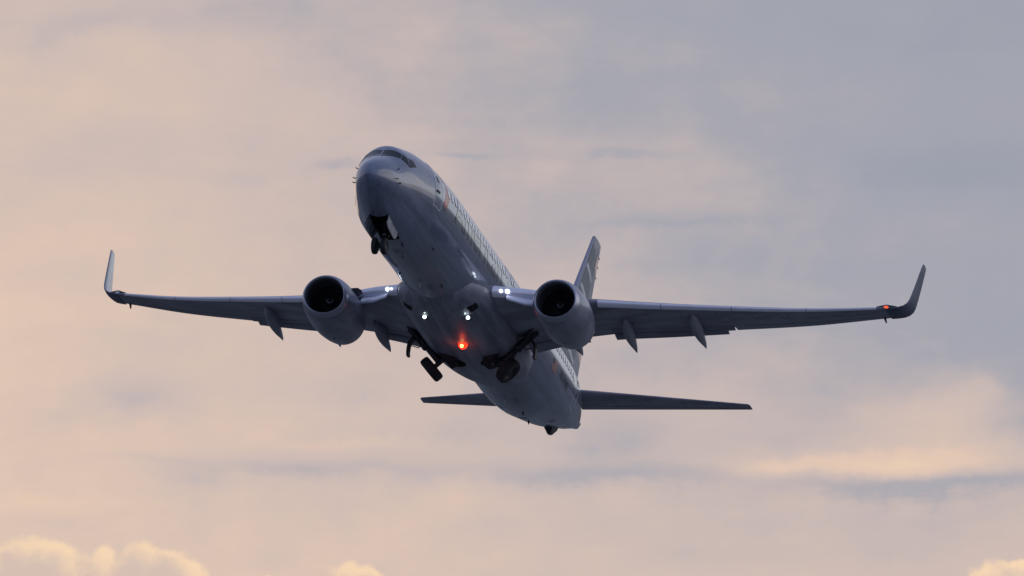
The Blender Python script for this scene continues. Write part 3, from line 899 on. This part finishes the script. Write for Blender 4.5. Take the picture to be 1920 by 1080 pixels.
for sg in (1, -1):
    fn = lambda u, v, off: fin_pt(u, v, off, sg)
    def band(name, m, quads, hi):
        bm = bmesh.new()
        for q in quads:
            patch(bm, fn, q, 10, 4, -.02, hi)
        return finish(name, bm, m, finv, smooth=False)
    # dark blue field cut by light curved bars
    edges = [.05, .215, .355, .495, .635, .79, .965]
    qs = []
    for i in range(6):
        a, b_ = edges[i] + .02, edges[i + 1] - .012
        for u0, u1 in ((.10, .30), (.325, .62)):
            dr = .10
            qs.append([(u0, a - dr * (u0 - .1)), (u1, a - dr * (u1 - .1) * 1.3), (u1, b_ - dr * (u1 - .1) * 1.3), (u0, b_ - dr * (u0 - .1))])
    band('tail_stripe', M_['tailblue'], qs, .008)
    for e_ in edges[1:-1]:
        band('tail_stripe', M_['tailbar'], [[(u0, e_ - .014 - .10 * (u0 - .1) * 1.15), (u1, e_ - .014 - .10 * (u1 - .1) * 1.25), (u1, e_ + .018 - .10 * (u1 - .1) * 1.25), (u0, e_ + .018 - .10 * (u0 - .1) * 1.15)] for u0, u1 in ((.10, .36), (.36, .63))], .012)
    band('tail_stripe', M_['red'], [[(.66, .50), (.98, .36), (.98, .48), (.66, .60)], [(.66, .27), (.98, .22), (.98, .34), (.66, .36)], [(.72, .84), (.98, .80), (.98, .89), (.72, .93)]], .006)
    # rudder hinge line
    bm = bmesh.new(); patch(bm, fn, [(.640, .05), (.648, .05), (.648, .96), (.640, .96)], 1, 20, -.02, .005)
    finish('rudder_gap', bm, M_['frame'], finv, smooth=False)
bm = bmesh.new()                # bright leading edge
rings = []
for k in range(15):
    v = .12 + .86 * k / 14
    le = FT['s0'] + (FT['t0'] - FT['s0']) * v; te = FT['s1'] + (FT['t1'] - FT['s1']) * v; z = FT['z0'] + (FT['z1'] - FT['z0']) * v; c = te - le
    pts = foil(8, .114, 0, x1u=.05, x1l=.05)
    rings.append([P3(le - .012 + x * c, t * c * 1.03, z) for x, t in pts])
loft(bm, rings); finish('leading_edge', bm, M_['finedge'], finv, angle=60)
for k, v in enumerate((.80, .87, .93)):
    bm = bmesh.new(); a = fin_pt(.98, v, 0, 0); tube(bm, [a, a + Vector((-.22, 0, -.02))], [.025, .012], 6)
    finish('static_discharger', bm, M_['black'], finv)
for sg in (1, -1):
    bm = bmesh.new(); rings = []
    for k in range(13):
        u = k / 12; y = .35 + (7.22 - .35) * u
        le = 33.95 + (38.72 - 33.95) * u; te = 36.75 + (39.47 - 36.75) * u; z = 1.22 + (2.25 - 1.22) * u
        c = te - le
        rings.append([P3(le + x * c, sg * y, z - t * c) for x, t in foil(16, .10, .004)])
    last = rings[-1]; cen = sum(last, Vector()) / len(last)
    rings.append([cen + Vector(((p - cen).x * .8 - .06, sg * .07, (p - cen).z * .4)) for p in last])
    loft(bm, rings)
    hs = finish('horizontal_stabilizer', bm, M_['wing'], plane, angle=40)
    bm = bmesh.new(); rings = []
    for k in range(9):
        u = .12 + .85 * k / 8; y = .35 + (7.22 - .35) * u
        le = 33.95 + (38.72 - 33.95) * u; te = 36.75 + (39.47 - 36.75) * u; z = 1.22 + (2.25 - 1.22) * u; c = te - le
        x = .70; th = 5 * .10 * (.2969 * math.sqrt(x) - .126 * x - .3516 * x * x + .2843 * x ** 3 - .1036 * x ** 4) * c + .0035 * c
        rings.append([P3(le + xx * c, sg * y, z - th + o) for xx, o in ((.695, -.007), (.707, -.007), (.707, .03), (.695, .03))])
    loft(bm, rings); finish('elevator_gap', bm, M_['black'], hs, smooth=False)

# ------------------------------------------------------------------ landing gear, swinging up
def tyre(bm, c, axis, r, w, n=36):
    h = w / 2
    prof = [(-h * .72, r * .52), (-h * .92, r * .62), (-h, r * .76), (-h * .93, r * .90), (-h * .70, r * .975), (-h * .35, r), (h * .35, r), (h * .70, r * .975), (h * .93, r * .90), (h, r * .76), (h * .92, r * .62), (h * .72, r * .52)]
    lathe(bm, prof, c, axis, n)
def rim(bm, c, axis, r, w):
    h = w / 2
    lathe(bm, [(-h * .55, 0), (-h * .55, r * .2), (-h * .35, r * .3), (-h * .45, r * .45), (-h * .74, r * .53), (h * .74, r * .53), (h * .45, r * .45), (h * .35, r * .3), (h * .55, r * .2), (h * .55, 0)], c, axis, 28)
for sg in (1, -1):
    T = P3(19.1, sg * 2.62, -1.12); A = P3(19.12, sg * 1.33, -2.52)
    leg = (A - T).normalized(); axl = Vector((0, leg.z, -leg.y)).normalized()      # axle square to the leg
    bm = bmesh.new()
    tube(bm, [T - leg * .1, T + leg * .15, T + leg * 1.05], [.21, .19, .17], 14)
    tube(bm, [T + leg * 1.0, A + leg * .05], [.12, .13], 12)
    tube(bm, [A - axl * .42, A + axl * .42], .10, 12)
    tube(bm, [T + leg * 1.0 + Vector((-.16, 0, 0)), T + leg * 1.4 + Vector((-.38, 0, 0)), A + Vector((-.14, 0, 0))], [.05, .06, .05], 8)   # torque link
    tube(bm, [T + Vector((.55, 0, .1)), T + leg * .5], [.08, .09], 8)
    for k in range(15):         # hoses, clamps and brake lines
        a_ = random.uniform(.2, 1.6); b_ = a_ + random.uniform(.2, .5); o = Vector((random.uniform(-.18, .18), random.uniform(-.14, .14), random.uniform(-.06, .06)))
        tube(bm, [T + leg * a_ + o * .6, T + leg * (a_ + b_) / 2 + o * 1.5, T + leg * min(b_, 1.8) + o * .7], .026, 6)
    lathe(bm, [(-.06, .2), (.06, .2)], T + leg * .95, leg, 14, cap=True)
    lathe(bm, [(-.05, .17), (.05, .17)], T + leg * .35, leg, 14, cap=True)
    g = finish('main_gear', bm, M_['gear'], plane)
    bm = bmesh.new()            # folding side brace towards the body
    mid = (T + P3(19.2, sg * .95, -1.75)) / 2 + Vector((0, 0, -.22))
    tube(bm, [T + leg * .95, T + leg * .95 + Vector((0, -sg * .45, .55)), P3(19.2, sg * 1.1, -1.55)], [.075, .09, .07], 10)
    tube(bm, [T + Vector((0, -sg * .1, -.02)), P3(18.9, sg * 1.5, -1.5)], [.07, .06], 8)
    finish('side_brace', bm, M_['gear'], g)
    bm = bmesh.new()
    tube(bm, [P3(18.3, sg * 2.75, -1.05), P3(18.75, sg * 2.45, -1.35), T + leg * .75], [.09, .08, .07], 10)
    finish('drag_brace', bm, M_['gear'], g)
    for k in (1, -1):
        c = A + axl * .43 * k
        bm = bmesh.new(); tyre(bm, c, axl, .565, .42)
        wh = finish('wheel', bm, M_['rubber'], g)
        bm = bmesh.new(); rim(bm, c, axl, .565, .42)
        finish('rim', bm, M_['gear'], wh)
    # curved door carried by the leg
    outw = Vector((0, sg, 0))
    prof = [T + leg * .35 + outw * .12, T + leg * .55 + outw * .32, T + leg * .72 + outw * .55, T + leg * .92 + outw * .72 + Vector((0, 0, -.02)), T + leg * 1.02 + outw * .80 + Vector((0, 0, -.18)), T + leg * 1.05 + outw * .80 + Vector((0, 0, -.38))]
    bm = bmesh.new(); rings = []
    for i, p in enumerate(prof):
        d = (prof[min(i + 1, 5)] - prof[max(i - 1, 0)]).normalized(); nn = Vector((0, -d.z, d.y)) * .05
        rings.append([p + nn + Vector((.17, 0, 0)), p + nn + Vector((-.17, 0, 0)), p - nn + Vector((-.15, 0, 0)), p - nn + Vector((.15, 0, 0))])
    loft(bm, rings); finish('gear_door', bm, M_['gear'], g)
    bm = bmesh.new()
    tube(bm, [T + leg * .8 + outw * .06, T + leg * 1.05 + outw * .38, T + leg * .92 + outw * .62], [.022, .022, .022], 6)
    finish('door_link', bm, M_['gear'], g)
# nose gear, swinging forward
T = P3(4.15, 0, -1.65); A = P3(2.92, 0, -2.84)
leg = (A - T).normalized()
bm = bmesh.new()
tube(bm, [T, T + leg * 1.0], [.10, .095], 12); tube(bm, [T + leg * .95, A], [.065, .065], 10)
tube(bm, [A + Vector((0, -.24, 0)), A + Vector((0, .24, 0))], .06, 10)
tube(bm, [P3(3.1, 0, -1.6), P3(3.45, 0, -1.95), T + leg * .9], [.05, .06, .05], 8)
tube(bm, [T + leg * .95 + Vector((-.1, 0, -.04)), T + leg * 1.25 + Vector((-.22, 0, -.2)), A + Vector((-.05, 0, -.06))], .035, 8)
tube(bm, [T + leg * .6 + Vector((0, -.13, 0)), T + leg * .95 + Vector((0, -.13, 0))], .05, 8)
tube(bm, [T + leg * .6 + Vector((0, .13, 0)), T + leg * .95 + Vector((0, .13, 0))], .05, 8)
ng = finish('nose_gear', bm, M_['gear'], plane)
for k in (1, -1):
    c = A + Vector((0, .20 * k, 0))
    bm = bmesh.new(); tyre(bm, c, (0, 1, 0), .345, .20, 28); wh = finish('wheel', bm, M_['rubber'], ng)
    bm = bmesh.new(); rim(bm, c, (0, 1, 0), .345, .20); finish('rim', bm, M_['gear'], wh)
bm = bmesh.new()
lathe(bm, [(-.05, .07), (0, .08), (.01, .0)], T + leg * .78 + Vector((.12, 0, .0)), (1, 0, -.1), 14)
finish('taxi_light', bm, M_['white'], ng)
for sg in (1, -1):
    h0 = hull_z(2.3, -1.60, .01, sg); y0 = .42
    bm = bmesh.new()
    zt = lambda s: F_BOT(math.sqrt(s)) + .09
    rings = []
    for k in range(7):
        u = k / 6; s = 2.28 + 1.52 * u
        top = P3(s, sg * y0, zt(s)); drop = .50 - (.07 if k in (0, 6) else 0)
        m1 = P3(s - .16, sg * (y0 + .05), zt(s) - drop * .5); bt = P3(s - .34, sg * (y0 + .04), zt(s) - drop)
        e = Vector((0, sg * .022, 0))
        rings.append([top + e, m1 + e, bt + e, bt - e, m1 - e, top - e])
    loft(bm, rings)
    d = finish('gear_door', bm, M_['doorin'], ng, angle=30)
    bm = bmesh.new()
    for u in (.2, .5, .8):
        s = 2.28 + 1.52 * u
        slab(bm, [P3(s - .05, sg * (y0 - .045), zt(s) - .08), P3(s + .12, sg * (y0 - .045), zt(s) - .08), P3(s - .12, sg * (y0 - .0), zt(s) - .40), P3(s - .28, sg * (y0 - .0), zt(s) - .40)], .02)
    finish('stiffener', bm, M_['fairing'], d, smooth=False)

# ------------------------------------------------------------------ lamps under the belly
for sg in (1, -1):
    bm = bmesh.new()
    c = P3(13.83, .18 + sg * .925, -2.26)
    lathe(bm, [(-.16, .02), (-.14, .10), (0, .125), (.02, .11), (.02, 0)], c, (1, 0, -.1), 20)
    h = finish('landing_light', bm, M_['black'], fair)
    bm = bmesh.new(); lathe(bm, [(0, .080), (.03, .07), (.045, .03), (.048, 0)], c + Vector((.022, 0, 0)), (1, 0, -.1), 20)
    finish('lens', bm, M_['lamp'], h)
    bm = bmesh.new(); tube(bm, [c + Vector((-.12, 0, .02)), c + Vector((-.20, 0, .16))], [.05, .06], 8)
    finish('bracket', bm, M_['black'], h)
    bm = bmesh.new(); c2 = P3(13.45, .20 + sg * .86, -2.20)
    bmesh.ops.create_uvsphere(bm, u_segments=12, v_segments=8, radius=.04, matrix=Matrix.Translation(c2))
    finish('lens', bm, M_['taxi'], h)
c = P3(16.95, .17, -2.44)
bm = bmesh.new()
lathe(bm, [(-.06, .20), (.02, .19), (.10, .15), (.15, .08), (.165, 0)], c, (0, 0, -1), 20)
bc = finish('beacon_light', bm, M_['beacon'], fair)
bm = bmesh.new()
bmesh.ops.create_uvsphere(bm, u_segments=16, v_segments=12, radius=.075, matrix=Matrix.Translation(c + Vector((.16, 0, -.08))))
finish('bulb', bm, M_['bulb'], bc)
ld = bpy.data.lights.new('beacon_glow', 'POINT'); ld.energy = 4.5; ld.color = (1, .05, .015); ld.shadow_soft_size = .12
lo = bpy.data.objects.new('beacon_glow', ld); COL.objects.link(lo); lo.parent = bc; lo.location = c + Vector((.12, 0, -.34))
